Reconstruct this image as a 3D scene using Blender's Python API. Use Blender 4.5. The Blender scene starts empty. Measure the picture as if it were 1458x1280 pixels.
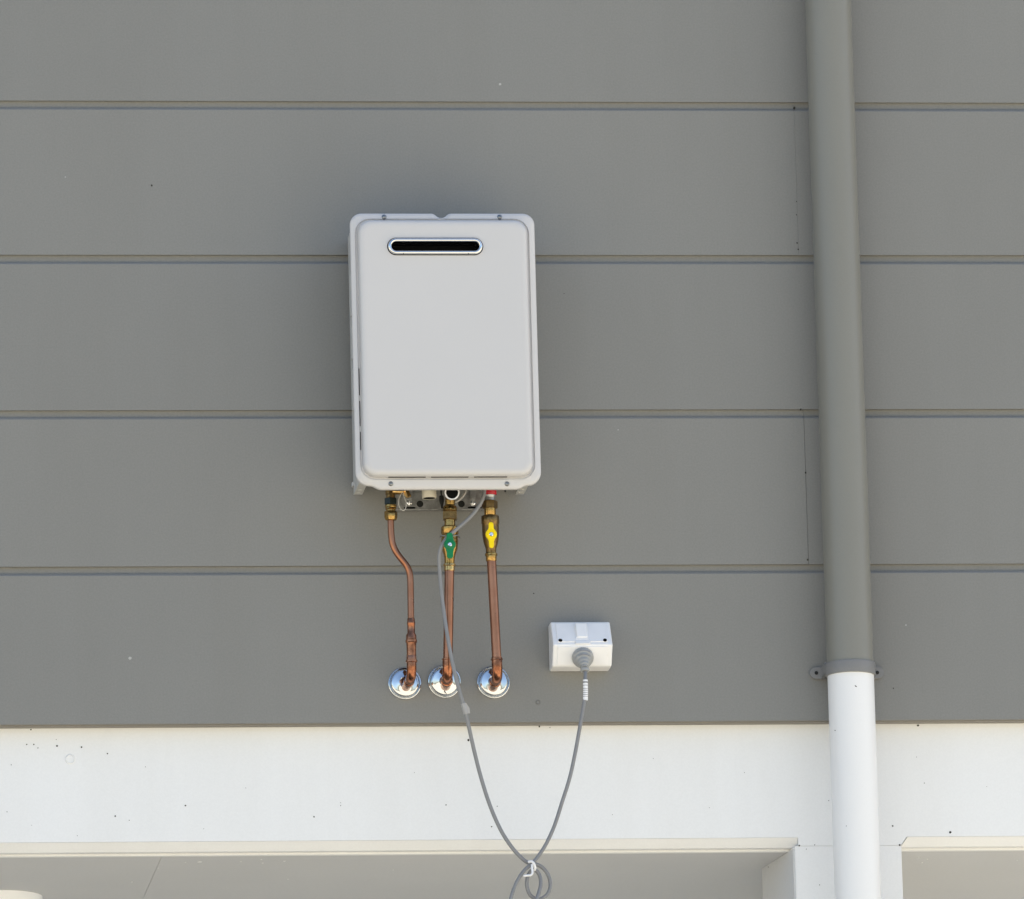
import bpy, bmesh, math, random
from mathutils import Vector, Matrix

random.seed(7)
scene = bpy.context.scene
COL = scene.collection

# ------------------------------------------------------------------ camera
cam_data = bpy.data.cameras.new('camera')
cam = bpy.data.objects.new('camera', cam_data)
COL.objects.link(cam)
cam.matrix_world = Matrix(((0.9935777, 0.0019374, -0.1131355, -2.0754387), (-0.1102226, -0.2094705, -0.9715828, -17.8057806), (-0.0255809, 0.9778130, -0.2079117, 1.4999649), (0.0000000, 0.0000000, 0.0000000, 1.0000000)))
cam_data.sensor_fit = 'HORIZONTAL'
cam_data.sensor_width = 36.0
cam_data.lens = 335.6656
cam_data.clip_start = 0.5
cam_data.clip_end = 2000.0
scene.camera = cam

# ------------------------------------------------------------------ sky and sun
SUN_EL, SUN_ROT = math.radians(46), math.radians(55)   # behind the wall, to the right
world = bpy.data.worlds.new('World')
scene.world = world
world.use_nodes = True
wn = world.node_tree
for n in list(wn.nodes):
    wn.nodes.remove(n)
sky = wn.nodes.new('ShaderNodeTexSky')
sky.sky_type = 'NISHITA'
sky.sun_disc = False
sky.sun_elevation = SUN_EL
sky.sun_rotation = SUN_ROT
sky.air_density = 1.0
sky.dust_density = 2.0
sky.ozone_density = 1.0
bg = wn.nodes.new('ShaderNodeBackground')
bg.inputs['Strength'].default_value = 0.085
wo = wn.nodes.new('ShaderNodeOutputWorld')
wn.links.new(sky.outputs[0], bg.inputs['Color'])
wn.links.new(bg.outputs[0], wo.inputs['Surface'])

sun_data = bpy.data.lights.new('sun', 'SUN')
sun_data.energy = 5.0
sun_data.angle = math.radians(0.5)
sun_data.color = (1.0, 0.95, 0.87)
sun = bpy.data.objects.new('sun', sun_data)
COL.objects.link(sun)
sd = Vector((math.sin(SUN_ROT) * math.cos(SUN_EL), math.cos(SUN_ROT) * math.cos(SUN_EL), math.sin(SUN_EL)))
sun.location = sd * 60
sun.rotation_euler = sd.to_track_quat('Z', 'Y').to_euler()

vs = scene.view_settings
vs.view_transform = 'Standard'
vs.look = 'None'
vs.gamma = 1.0
vs.use_curve_mapping = False
vs.exposure = 1.65

# ------------------------------------------------------------------ materials
def nodes_of(name):
    m = bpy.data.materials.new(name)
    m.use_nodes = True
    nt = m.node_tree
    b = nt.nodes['Principled BSDF']
    tc = nt.nodes.new('ShaderNodeTexCoord')
    return m, nt, b, tc

def noise(nt, tc, scale, detail=3.0, rough=0.55, vec=None):
    n = nt.nodes.new('ShaderNodeTexNoise')
    n.inputs['Scale'].default_value = scale
    n.inputs['Detail'].default_value = detail
    n.inputs['Roughness'].default_value = rough
    nt.links.new(vec if vec is not None else tc.outputs['Object'], n.inputs['Vector'])
    return n

def ramp(nt, src, a, b, p0=0.3, p1=0.7):
    r = nt.nodes.new('ShaderNodeValToRGB')
    r.color_ramp.elements[0].position = p0
    r.color_ramp.elements[1].position = p1
    r.color_ramp.elements[0].color = (*a, 1)
    r.color_ramp.elements[1].color = (*b, 1)
    nt.links.new(src, r.inputs[0])
    return r

def mix(nt, fac, a, b, mode='MIX'):
    m = nt.nodes.new('ShaderNodeMix')
    m.data_type = 'RGBA'
    m.blend_type = mode
    if isinstance(fac, float):
        m.inputs[0].default_value = fac
    else:
        nt.links.new(fac, m.inputs[0])
    nt.links.new(a, m.inputs[6])
    nt.links.new(b, m.inputs[7])
    return m.outputs[2]

def bump(nt, b, src, strength, dist=0.001):
    n = nt.nodes.new('ShaderNodeBump')
    n.inputs['Strength'].default_value = strength
    n.inputs['Distance'].default_value = dist
    nt.links.new(src, n.inputs['Height'])
    nt.links.new(n.outputs[0], b.inputs['Normal'])

def sc(c, k):
    return tuple(min(1.0, x * k) for x in c)

def paint(name, col, rough=0.5, var=0.04, grain=0.03, grain_scale=420.0, bmp=0.15, big=2.2, streak=False):
    """Painted surface: slow mottling, fine grain and a faint orange-peel relief."""
    m, nt, b, tc = nodes_of(name)
    n1 = noise(nt, tc, big, 4.0)
    c1 = ramp(nt, n1.outputs['Fac'], sc(col, 1 - var), sc(col, 1 + var))
    n2 = noise(nt, tc, grain_scale, 2.0)
    c2 = ramp(nt, n2.outputs['Fac'], (1 - grain,) * 3, (1.0,) * 3, 0.35, 0.65)
    out = mix(nt, 1.0, c1.outputs[0], c2.outputs[0], 'MULTIPLY')
    if streak:
        mp = nt.nodes.new('ShaderNodeMapping')
        mp.inputs['Scale'].default_value = (9.0, 9.0, 1.1)
        nt.links.new(tc.outputs['Object'], mp.inputs['Vector'])
        n3 = noise(nt, tc, 1.0, 5.0, 0.6, mp.outputs[0])
        c3 = ramp(nt, n3.outputs['Fac'], (0.975, 0.972, 0.966), (1.0, 1.0, 1.0), 0.35, 0.6)
        out = mix(nt, 1.0, out, c3.outputs[0], 'MULTIPLY')
    if name == 'grey_board_paint':          # boards differ slightly from one another
        oi = nt.nodes.new('ShaderNodeObjectInfo')
        c4 = ramp(nt, oi.outputs['Random'], (0.972, 0.974, 0.976), (1.0, 1.0, 1.0), 0.0, 1.0)
        out = mix(nt, 1.0, out, c4.outputs[0], 'MULTIPLY')
    nt.links.new(out, b.inputs['Base Color'])
    b.inputs['Roughness'].default_value = rough
    n4 = noise(nt, tc, 700.0, 2.0)
    bump(nt, b, n4.outputs['Fac'], bmp, 0.0006)
    return m

def metal(name, col, rough, var=0.25, scale=60.0, dark=None, bmp=0.05):
    m, nt, b, tc = nodes_of(name)
    n1 = noise(nt, tc, scale, 5.0, 0.6)
    c1 = ramp(nt, n1.outputs['Fac'], dark if dark else sc(col, 1 - var), col, 0.32, 0.62)
    nt.links.new(c1.outputs[0], b.inputs['Base Color'])
    b.inputs['Metallic'].default_value = 1.0
    n2 = noise(nt, tc, scale * 2.3, 3.0)
    rr = nt.nodes.new('ShaderNodeMapRange')
    rr.inputs['To Min'].default_value = max(0.02, rough * 0.7)
    rr.inputs['To Max'].default_value = min(1.0, rough * 1.3)
    nt.links.new(n2.outputs['Fac'], rr.inputs['Value'])
    nt.links.new(rr.outputs[0], b.inputs['Roughness'])
    bump(nt, b, n2.outputs['Fac'], bmp, 0.0008)
    return m

def plain(name, col, rough=0.5, var=0.06, scale=80.0, spec=0.5):
    m, nt, b, tc = nodes_of(name)
    n1 = noise(nt, tc, scale, 3.0)
    c1 = ramp(nt, n1.outputs['Fac'], sc(col, 1 - var), sc(col, 1 + var))
    nt.links.new(c1.outputs[0], b.inputs['Base Color'])
    b.inputs['Roughness'].default_value = rough
    b.inputs['Specular IOR Level'].default_value = spec
    return m

M = {}
M['board'] = paint('grey_board_paint', (0.229, 0.2275, 0.2145), 0.55, 0.025, 0.09, 300.0, 0.3, 1.6, True)
M['board_edge'] = paint('grey_brown_strip_paint', (0.22, 0.205, 0.18), 0.6, 0.05, 0.06)
M['white'] = paint('white_wall_paint', (0.81, 0.815, 0.815), 0.5, 0.012, 0.025, 260.0, 0.25, 2.0, True)
M['soffit'] = paint('pale_grey_soffit_and_jamb_shade', (0.59, 0.592, 0.595), 0.6, 0.02, 0.03, 160.0, 0.2, 3.0)
M['pipe_grey'] = paint('grey_pipe_paint', (0.208, 0.205, 0.181), 0.38, 0.02, 0.04, 500.0, 0.12, 3.0)
M['pipe_white'] = paint('white_pipe_paint', (0.80, 0.80, 0.80), 0.35, 0.01, 0.015, 500.0, 0.08, 3.0)
M['clip'] = paint('grey_clip_paint', (0.205, 0.203, 0.20), 0.42, 0.04, 0.06)
M['cover'] = paint('off_white_enamel', (0.580, 0.570, 0.568), 0.36, 0.008, 0.012, 600.0, 0.06, 5.0)
M['case'] = paint('pale_case_enamel', (0.50, 0.50, 0.485), 0.4, 0.03, 0.03)
M['chrome'] = metal('chrome', (0.70, 0.71, 0.72), 0.05, 0.05, 40.0, None, 0.01)
M['zinc'] = metal('zinc_plate', (0.48, 0.49, 0.49), 0.42, 0.3, 90.0, (0.3, 0.305, 0.30), 0.1)
M['steel'] = metal('screw_steel', (0.30, 0.31, 0.32), 0.3, 0.3, 200.0)
M['brass'] = metal('brass', (0.48, 0.30, 0.10), 0.24, 0.4, 260.0, (0.30, 0.185, 0.06), 0.12)
M['brass_dull'] = metal('dull_brass', (0.25, 0.165, 0.07), 0.38, 0.4, 260.0, (0.15, 0.095, 0.04), 0.15)
M['brass_bright'] = metal('bright_brass', (0.72, 0.47, 0.19), 0.2, 0.3, 260.0, (0.5, 0.30, 0.10), 0.12)
M['copper'] = metal('copper', (0.40, 0.185, 0.110), 0.3, 0.25, 22.0, (0.33, 0.142, 0.080), 0.0)
M['copper_fit'] = metal('heat_marked_copper', (0.46, 0.19, 0.10), 0.22, 0.4, 80.0, (0.17, 0.068, 0.04), 0.08)
M['black'] = plain('black_void', (0.004, 0.004, 0.004), 0.8, 0.06, 80.0, 0.1)
M['dark'] = plain('dark_rubber_and_hole_shade', (0.018, 0.019, 0.018), 0.6, 0.06, 80.0, 0.25)
M['dark_green'] = plain('dark_patina_nut', (0.012, 0.018, 0.015), 0.3, 0.4, 80.0, 0.3)
M['cream'] = plain('cream_plastic', (0.62, 0.58, 0.47), 0.4)
M['green'] = plain('green_plastic', (0.003, 0.185, 0.062), 0.3, 0.06, 80.0, 0.3)
M['yellow'] = plain('yellow_plastic', (0.90, 0.67, 0.004), 0.4, 0.04, 80.0, 0.2)
M['red'] = plain('red_plastic', (0.46, 0.006, 0.018), 0.18, 0.2, 300.0, 0.4)
M['outlet'] = plain('white_outlet_plastic', (0.84, 0.84, 0.845), 0.4, 0.015, 60.0)
M['plug'] = plain('grey_plug_plastic', (0.34, 0.345, 0.34), 0.42, 0.05)
M['cord'] = plain('grey_cord_rubber', (0.225, 0.228, 0.235), 0.45, 0.05, 50.0)
M['tape'] = plain('clear_tape', (0.33, 0.33, 0.335), 0.3)
M['tie'] = plain('white_tie_plastic', (0.82, 0.82, 0.83), 0.4)
M['nylon'] = plain('clear_nylon', (0.52, 0.50, 0.46), 0.3)
M['print'] = plain('grey_print', (0.22, 0.22, 0.23), 0.6)
M['speck'] = plain('dark_dirt', (0.03, 0.028, 0.022), 0.9)
M['pale_speck'] = plain('pale_dirt', (0.45, 0.45, 0.43), 0.8)
M['lamp'] = plain('white_lamp_plastic', (0.90, 0.92, 0.95), 0.4, 0.01)

gm, gnt, gb, gtc = nodes_of('dry_ground')
gn1 = noise(gnt, gtc, 0.35, 6.0)
gn2 = noise(gnt, gtc, 9.0, 5.0)
gc1 = ramp(gnt, gn1.outputs['Fac'], (0.37, 0.335, 0.26), (0.49, 0.45, 0.365))
gc2 = ramp(gnt, gn2.outputs['Fac'], (0.8, 0.8, 0.78), (1, 1, 1))
gnt.links.new(mix(gnt, 1.0, gc1.outputs[0], gc2.outputs[0], 'MULTIPLY'), gb.inputs['Base Color'])
gb.inputs['Roughness'].default_value = 0.9
bump(gnt, gb, gn2.outputs['Fac'], 0.4, 0.02)
M['ground'] = gm

# ------------------------------------------------------------------ mesh helpers
ORG = Vector((0, 0, 0))          # origin of the thing being built

def finish(name, bm, mat, parent=None, angle=35, smooth=True, even=False):
    me = bpy.data.meshes.new(name)
    bmesh.ops.recalc_face_normals(bm, faces=bm.faces[:])
    bm.to_mesh(me)
    bm.free()
    if smooth:
        me.shade_smooth()
        me.set_sharp_from_angle(angle=math.radians(angle))
    me.materials.append(M[mat])
    o = bpy.data.objects.new(name, me)
    COL.objects.link(o)
    if parent is not None:
        me.transform(Matrix.Translation(-ORG))
        o.parent = parent
    if even:                                 # flat faces stay flat beside rounded edges
        w = o.modifiers.new('even_normals', 'WEIGHTED_NORMAL')
        w.keep_sharp = True
        w.weight = 100
    return o

def thing(name, label, cat, loc, group=None):
    global ORG
    o = bpy.data.objects.new(name, None)
    COL.objects.link(o)
    o.location = loc
    o.empty_display_size = 0.05
    ORG = Vector(loc)
    o['label'] = label
    o['category'] = cat
    if group:
        o['group'] = group
    return o

def copy_part(o, offset):
    c = o.copy()
    COL.objects.link(c)
    c.location = o.location + Vector(offset)
    return c

def add_box(bm, x0, x1, y0, y1, z0, z1, bev=0.0, seg=2):
    r = bmesh.ops.create_cube(bm, size=1.0)
    vs_ = r['verts']
    for v in vs_:
        v.co = Vector(((x0 + x1) / 2 + v.co.x * (x1 - x0), (y0 + y1) / 2 + v.co.y * (y1 - y0), (z0 + z1) / 2 + v.co.z * (z1 - z0)))
    if bev > 0:
        es = list({e for v in vs_ for e in v.link_edges})
        bmesh.ops.bevel(bm, geom=es, offset=bev, segments=seg, profile=0.5, affect='EDGES')

def box(name, x0, x1, y0, y1, z0, z1, mat, parent, bev=0.0, seg=2):
    bm = bmesh.new()
    add_box(bm, x0, x1, y0, y1, z0, z1, bev, seg)
    return finish(name, bm, mat, parent, even=bev > 0)

def obox(name, c, u, v, n, su, sv, sn, mat, parent, bev=0.0, seg=2):
    """Box centred at c with its own axes."""
    bm = bmesh.new()
    add_box(bm, -su / 2, su / 2, -sv / 2, sv / 2, -sn / 2, sn / 2, bev, seg)
    R = Matrix((u, v, n)).transposed().to_4x4()
    bm.transform(Matrix.Translation(c) @ R)
    return finish(name, bm, mat, parent, even=bev > 0)

def prism_x(name, sec, x0, x1, mat, parent, bev=0.0, seg=2, angle=35):
    """Section of (y, z) points drawn out along x."""
    bm = bmesh.new()
    a = [bm.verts.new((x0, y, z)) for y, z in sec]
    b = [bm.verts.new((x1, y, z)) for y, z in sec]
    n = len(sec)
    bm.faces.new(a)
    bm.faces.new(b[::-1])
    for i in range(n):
        bm.faces.new((a[i], b[i], b[(i + 1) % n], a[(i + 1) % n]))
    if bev > 0:
        bmesh.ops.bevel(bm, geom=bm.edges[:], offset=bev, segments=seg, profile=0.5, affect='EDGES')
    return finish(name, bm, mat, parent, angle, even=bev > 0)

def prism_z(name, sec, z0, z1, mat, parent, bev=0.0):
    bm = bmesh.new()
    a = [bm.verts.new((x, y, z0)) for x, y in sec]
    b = [bm.verts.new((x, y, z1)) for x, y in sec]
    n = len(sec)
    bm.faces.new(a)
    bm.faces.new(b[::-1])
    for i in range(n):
        bm.faces.new((a[i], b[i], b[(i + 1) % n], a[(i + 1) % n]))
    if bev > 0:
        bmesh.ops.bevel(bm, geom=bm.edges[:], offset=bev, segments=2, profile=0.5, affect='EDGES')
    return finish(name, bm, mat, parent, even=bev > 0)

def frame_of(d):
    d = Vector(d).normalized()
    u = d.cross(Vector((0, 0, 1)))
    if u.length < 1e-4:
        u = Vector((1, 0, 0))
    u.normalize()
    return u, d.cross(u).normalized(), d

def smooth_path(pts, k=6):
    p = [Vector(q) for q in pts]
    p = [p[0] * 2 - p[1]] + p + [p[-1] * 2 - p[-2]]
    out = []
    for i in range(1, len(p) - 2):
        for j in range(k):
            t = j / k
            a, b, c, d = p[i - 1], p[i], p[i + 1], p[i + 2]
            out.append(0.5 * ((2 * b) + (c - a) * t + (2 * a - 5 * b + 4 * c - d) * t * t + (3 * b - a - 3 * c + d) * t ** 3))
    out.append(p[-2])
    return out

def add_tube(bm, pts, r, segs=14, caps=True):
    pts = [Vector(q) for q in pts]
    n = len(pts)
    rad = r if isinstance(r, (list, tuple)) else [r] * n
    t0 = (pts[1] - pts[0]).normalized()
    u, v, _ = frame_of(t0)
    rings = []
    prev = t0
    for i in range(n):
        t = (pts[min(i + 1, n - 1)] - pts[max(i - 1, 0)]).normalized()
        q = prev.rotation_difference(t)
        u = q @ u
        v = q @ v
        prev = t
        rings.append([bm.verts.new(pts[i] + (u * math.cos(2 * math.pi * s / segs) + v * math.sin(2 * math.pi * s / segs)) * rad[i]) for s in range(segs)])
    for a, b in zip(rings, rings[1:]):
        for s in range(segs):
            bm.faces.new((a[s], a[(s + 1) % segs], b[(s + 1) % segs], b[s]))
    if caps:
        bm.faces.new(rings[0][::-1])
        bm.faces.new(rings[-1])

def tube(name, pts, r, mat, parent, segs=14, k=0, caps=True):
    bm = bmesh.new()
    add_tube(bm, smooth_path(pts, k) if k else pts, r, segs, caps)
    return finish(name, bm, mat, parent, 50)

def add_lathe(bm, prof, origin, axis, segs=28, rot=0.0):
    """Profile of (radius, height along axis)."""
    u, v, d = frame_of(axis)
    o = Vector(origin)
    rings = []
    for r, h in prof:
        if r <= 1e-6:
            rings.append([bm.verts.new(o + d * h)])
        else:
            rings.append([bm.verts.new(o + d * h + (u * math.cos(rot + 2 * math.pi * s / segs) + v * math.sin(rot + 2 * math.pi * s / segs)) * r) for s in range(segs)])
    for a, b in zip(rings, rings[1:]):
        for s in range(segs):
            s2 = (s + 1) % segs
            if len(a) == 1 and len(b) == 1:
                continue
            if len(a) == 1:
                bm.faces.new((a[0], b[s2], b[s]))
            elif len(b) == 1:
                bm.faces.new((a[s], a[s2], b[0]))
            else:
                bm.faces.new((a[s], a[s2], b[s2], b[s]))
    for ring, rev in ((rings[0], True), (rings[-1], False)):
        if len(ring) > 2:
            bm.faces.new(ring[::-1] if rev else ring)

def lathe(name, prof, origin, axis, mat, parent, segs=28, rot=0.0, angle=35):
    bm = bmesh.new()
    add_lathe(bm, prof, origin, axis, segs, rot)
    return finish(name, bm, mat, parent, angle)

def vlathe(name, prof, a, b, mat, parent, segs=24, rot=0.0):
    """Lathe on the line through points a (upper) and b (lower); profile of (radius, z)."""
    a, b = Vector(a), Vector(b)
    d = (b - a).normalized()
    out = []
    for r, z in prof:
        out.append((r, (z - a.z) / d.z))
    return lathe(name, out, a, d, mat, parent, segs, rot)

def outline_plate(name, outlines, y_front, depth, mat, parent, bev=0.0, bevres=2, angle=40):
    """Flat plate in the x-z plane: first outline is the edge, the rest are holes."""
    cu = bpy.data.curves.new(name, 'CURVE')
    cu.dimensions = '2D'
    cu.fill_mode = 'BOTH'
    for ol in outlines:
        s = cu.splines.new('POLY')
        s.points.add(len(ol) - 1)
        for p, (x, z) in zip(s.points, ol):
            p.co = (x, z, 0, 1)
        s.use_cyclic_u = True
    cu.extrude = depth / 2 - bev
    cu.bevel_depth = bev
    cu.bevel_resolution = bevres
    cu.offset = -bev
    tmp = bpy.data.objects.new(name, cu)
    COL.objects.link(tmp)
    dg = bpy.context.evaluated_depsgraph_get()
    me = bpy.data.meshes.new_from_object(tmp.evaluated_get(dg))
    bpy.data.objects.remove(tmp)
    bm = bmesh.new()
    bm.from_mesh(me)
    bpy.data.meshes.remove(me)
    for v in bm.verts:
        x, z, d = v.co
        v.co = (x, y_front + depth / 2 - d, z)
    bmesh.ops.remove_doubles(bm, verts=bm.verts[:], dist=1e-6)
    return finish(name, bm, mat, parent, angle, even=bev > 0)

def rrect(x0, x1, z0, z1, r, n=6):
    out = []
    for cx, cz, a0 in ((x1 - r, z1 - r, 0), (x0 + r, z1 - r, 90), (x0 + r, z0 + r, 180), (x1 - r, z0 + r, 270)):
        for i in range(n + 1):
            a = math.radians(a0 + 90 * i / n)
            out.append((cx + r * math.cos(a), cz + r * math.sin(a)))
    return out

def circle(cx, cz, r, n=20):
    return [(cx + r * math.cos(2 * math.pi * i / n), cz + r * math.sin(2 * math.pi * i / n)) for i in range(n)]

def add_loft(bm, loops, close_first=False, close_last=False):
    rings = [[bm.verts.new(p) for p in L] for L in loops]
    n = len(rings[0])
    for a, b in zip(rings, rings[1:]):
        for s in range(n):
            bm.faces.new((a[s], a[(s + 1) % n], b[(s + 1) % n], b[s]))
    if close_first:
        bm.faces.new(rings[0][::-1])
    if close_last:
        bm.faces.new(rings[-1])
    return rings

# ------------------------------------------------------------------ ground
bm = bmesh.new()
bmesh.ops.create_grid(bm, x_segments=8, y_segments=8, size=600)
g = finish('ground', bm, 'ground', None, smooth=False)
g['kind'] = 'structure'
g['label'] = 'dry sandy ground in front of the house'

# ------------------------------------------------------------------ house
PITCH = 0.305
Z0 = 5.999                       # front bottom edge of the board row whose lower groove is topmost in view
WX0, WX1 = -8.0, 4.0
house = thing('house', 'house wall of wide grey boards over a white beam and open recesses', 'house', (0, 0.2, 0))

def board_sec(z):
    t = z + PITCH
    return [(0.0, z), (0.0, t - 0.0185), (0.0008, t - 0.0168), (0.0042, t - 0.0134), (0.0085, t - 0.0128),
            (0.0085, t + 0.0105), (0.0160, t + 0.0105), (0.0160, z + 0.0125), (0.0090, z + 0.0120), (0.0090, z)]

def board(z, x0, x1):
    o = prism_x('cladding_board', board_sec(z), x0, x1, 'board', house, angle=20)
    return o

J1 = 0.5663
J3 = 0.5657
for k in range(-6, 5):
    z = Z0 - PITCH * k + random.uniform(-0.0004, 0.0004) * (k != 4)
    if k == 1:
        board(z, WX0, J1 - 0.00012)
        board(z, J1 + 0.00012, WX1)
    elif k == 3:
        board(z, WX0, J3 - 0.0003)
        b2 = board(z, J3 + 0.0003, WX1)
        b2.location.y += 0.0008
    else:
        board(z, WX0, WX1)

ZB = Z0 - PITCH * 4               # foot of the lowest board
BEAM_Y = 0.036
ZBEAM = 4.7759      # top edge of the beam that can be seen
box('wall_core', WX0, WX1, 0.0165, 0.30, ZB + 0.03, Z0 + PITCH * 7, 'white', house)
box('starter_strip', WX0, WX1, 0.010, 0.034, ZB - 0.002, ZB + 0.0285, 'board_edge', house, 0.0015)
box('roof', WX0 - 0.1, WX1 + 0.1, 0.0, 7.0, Z0 + PITCH * 7 + 0.02, Z0 + PITCH * 7 + 0.14, 'clip', house)

# white beam: one long face with a shallow rebate along the top of each opening
ZR = 4.5578         # where the chamfer starts
ZE = 4.5414        # joint with the pier
XL = 0.5333      # end of the left chamfer
XR0, XR1 = 0.7321, 0.7436
ol = [(WX0, ZBEAM + 0.04), (WX0, ZR), (XL, ZR), (XL, ZE), (XR0, ZE), (XR1, ZR), (WX1, ZR), (WX1, ZBEAM + 0.04)]
bm = bmesh.new()
fv = [bm.verts.new((x, BEAM_Y, z)) for x, z in ol]
bv = [bm.verts.new((x, 0.30, z)) for x, z in ol]
bm.faces.new(fv)
bm.faces.new(bv[::-1])
for i in range(len(ol)):
    j = (i + 1) % len(ol)
    bm.faces.new((fv[i], bv[i], bv[j], fv[j]))
finish('beam', bm, 'white', house, 20)
CH = ZR - ZE
def edge_strip(x0, x1, slant=0.0):
    """Chamfer below the beam face, then its flat underside."""
    bm = bmesh.new()
    y0 = BEAM_Y
    sec = [(y0, ZR - 0.0004), (y0 + CH, ZE - 0.0006), (y0 + CH + 0.018, ZE - 0.0006), (y0 + CH + 0.018, ZR - 0.0004)]
    a = [bm.verts.new((x0 + (slant if i in (0, 3) else 0), y, z)) for i, (y, z) in enumerate(sec)]
    b = [bm.verts.new((x1, y, z)) for y, z in sec]
    bm.faces.new(a)
    bm.faces.new(b[::-1])
    for i in range(4):
        bm.faces.new((a[i], b[i], b[(i + 1) % 4], a[(i + 1) % 4]))
    return finish('chamfer_strip', bm, 'white', house, 20)
edge_strip(WX0, XL - 0.0005)
edge_strip(XR0 + 0.0012, WX1, XR1 - XR0)

# soffit bead and sheets
YB = BEAM_Y + CH + 0.0185
ZS = ZE - 0.0048
PX0, PX1 = 0.5268, 0.7325
XSPLAY = 0.4977
SEAM = -0.6838
box('soffit_bead', WX0, PX0 - 0.004, YB, YB + 0.012, ZS, ZE + 0.012, 'white', house, 0.0012)
box('soffit_bead', PX1 + 0.001, WX1, YB, YB + 0.012, ZS, ZE + 0.012, 'white', house, 0.0012)
box('soffit_panel', WX0, SEAM - 0.00015, YB + 0.0125, 1.9, ZS + 0.0006, ZS + 0.010, 'soffit', house, 0.0004)
box('soffit_panel', SEAM + 0.00015, PX0 + 0.09, YB + 0.0125, 1.9, ZS + 0.0000, ZS + 0.010, 'soffit', house, 0.0004)
box('soffit_panel', PX1 - 0.02, WX1, YB + 0.0125, 1.9, ZS + 0.0003, ZS + 0.010, 'soffit', house, 0.0004)
# pier between the two openings, its left side splayed
prism_z('pier', [(PX0, BEAM_Y + 0.0003), (PX1, BEAM_Y + 0.0003), (PX1 + 0.004, BEAM_Y + 0.23), (PX1 + 0.004, 0.75), (XSPLAY + 0.05, 0.75), (XSPLAY + 0.05, BEAM_Y + 0.235), (XSPLAY, BEAM_Y + 0.227)],
        0.0, ZE - 0.0003, 'white', house, 0.0006)
nj = Vector((PX0 - XSPLAY, 0.227, 0))
prism_z('reveal_shade_sheet', [(PX0 + 0.0006, BEAM_Y + 0.004), (XSPLAY, BEAM_Y + 0.2265), (XSPLAY - 0.004, BEAM_Y + 0.2260), (PX0 - 0.0034, BEAM_Y + 0.004)], 0.0, ZS - 0.0004, 'soffit', house)  # grey sheet added over the white pier side to paint in its shade
box('rear_wall', WX0, WX1, 1.9, 2.1, 0.0, ZS + 0.3, 'white', house)
box('end_wall', WX0 - 0.12, WX0 - 0.001, 0.036, 7.0, 0.0, Z0 + PITCH * 7, 'white', house)
box('end_wall', WX1 + 0.001, WX1 + 0.12, 0.036, 7.0, 0.0, Z0 + PITCH * 7, 'white', house)

# fly specks, chips and filled nail heads on the paint
def disc(bm, x, y, z, r, h=0.0006, n=8, sq=1.0):
    vs_ = [bm.verts.new((x + r * math.cos(2 * math.pi * i / n + 0.3) * random.uniform(0.75, 1.1), y - h, z + sq * r * math.sin(2 * math.pi * i / n + 0.3) * random.uniform(0.75, 1.1))) for i in range(n)]
    ws_ = [bm.verts.new((v.co.x, y + 0.0004, v.co.z)) for v in vs_]
    bm.faces.new(vs_)
    for i in range(n):
        bm.faces.new((vs_[i], ws_[i], ws_[(i + 1) % n], vs_[(i + 1) % n]))

bm = bmesh.new()
white_specks = [((-0.9320, 0.0360, 4.7752), 1.4), ((-0.9405, 0.0360, 4.7468), 1.2), ((-0.9271, 0.0360, 4.7467), 1.2), ((-0.9192, 0.0360, 4.7399), 1.1), ((-0.8842, 0.0360, 4.7559), 0.9),
    ((-0.8831, 0.0360, 4.7437), 1.6), ((-0.8364, 0.0360, 4.7408), 1.5), ((-0.7871, 0.0360, 4.7283), 1.4), ((-0.9704, 0.0360, 4.7076), 1.1), ((-0.7153, 0.0360, 4.7021), 0.9), ((-0.9798, 0.0360, 4.6171), 1.0),
    ((-0.7744, 0.0360, 4.6076), 1.2), ((-0.7479, 0.0360, 4.5994), 1.1), ((-0.6404, 0.0360, 4.6271), 1.4), ((-0.3441, 0.0360, 4.6252), 1.0), ((-0.3440, 0.0360, 4.6307), 0.8), ((-0.3956, 0.0360, 4.6039), 1.2),
    ((0.7729, 0.0360, 4.7743), 2.0), ((0.8282, 0.0360, 4.5660), 2.2), ((0.7171, 0.0360, 4.5790), 1.5), ((-0.0962, 0.0360, 4.7503), 2.0), ((-0.1424, 0.0360, 4.6253), 1.2),
    ((-0.0441, 0.0360, 4.6220), 1.1), ((-0.0559, 0.0360, 4.5827), 1.2), ((0.7680, 0.0360, 4.7127), 0.8), ((0.7812, 0.0360, 4.6620), 1.0), ((0.0409, 0.0360, 4.7761), 1.5), ((0.0611, 0.0360, 4.7740), 1.0),
    ((0.0801, 0.0360, 4.6240), 0.8), ((0.5352, 0.0360, 4.5421), 1.6), ((0.5650, 0.0360, 4.5432), 1.0), ((0.7294, 0.0360, 4.5421), 1.6), ((0.5485, 0.0360, 4.5352), 1.0), ((0.5720, 0.0360, 4.4656), 1.0),
    ((-0.5246, 0.0360, 4.6603), 0.8), ((-0.6064, 0.0360, 4.5822), 0.7), ((-0.8471, 0.0360, 4.5703), 0.8), ((-0.9335, 0.0360, 4.5911), 0.7), ((-0.2015, 0.0360, 4.6882), 0.7), ((0.2584, 0.0360, 4.7128), 0.7),
    ((0.3639, 0.0360, 4.6167), 0.8), ((0.4338, 0.0360, 4.6845), 0.7), ((0.1768, 0.0360, 4.6043), 0.7), ((0.9023, 0.0360, 4.6544), 0.7), ((0.5950, 0.0360, 4.6289), 1.0)]
for (x, y, z), r in white_specks:
    disc(bm, x, y, z, r * (0.0012 if r > 1.15 else 0.0009), sq=random.uniform(0.8, 1.2))
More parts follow.
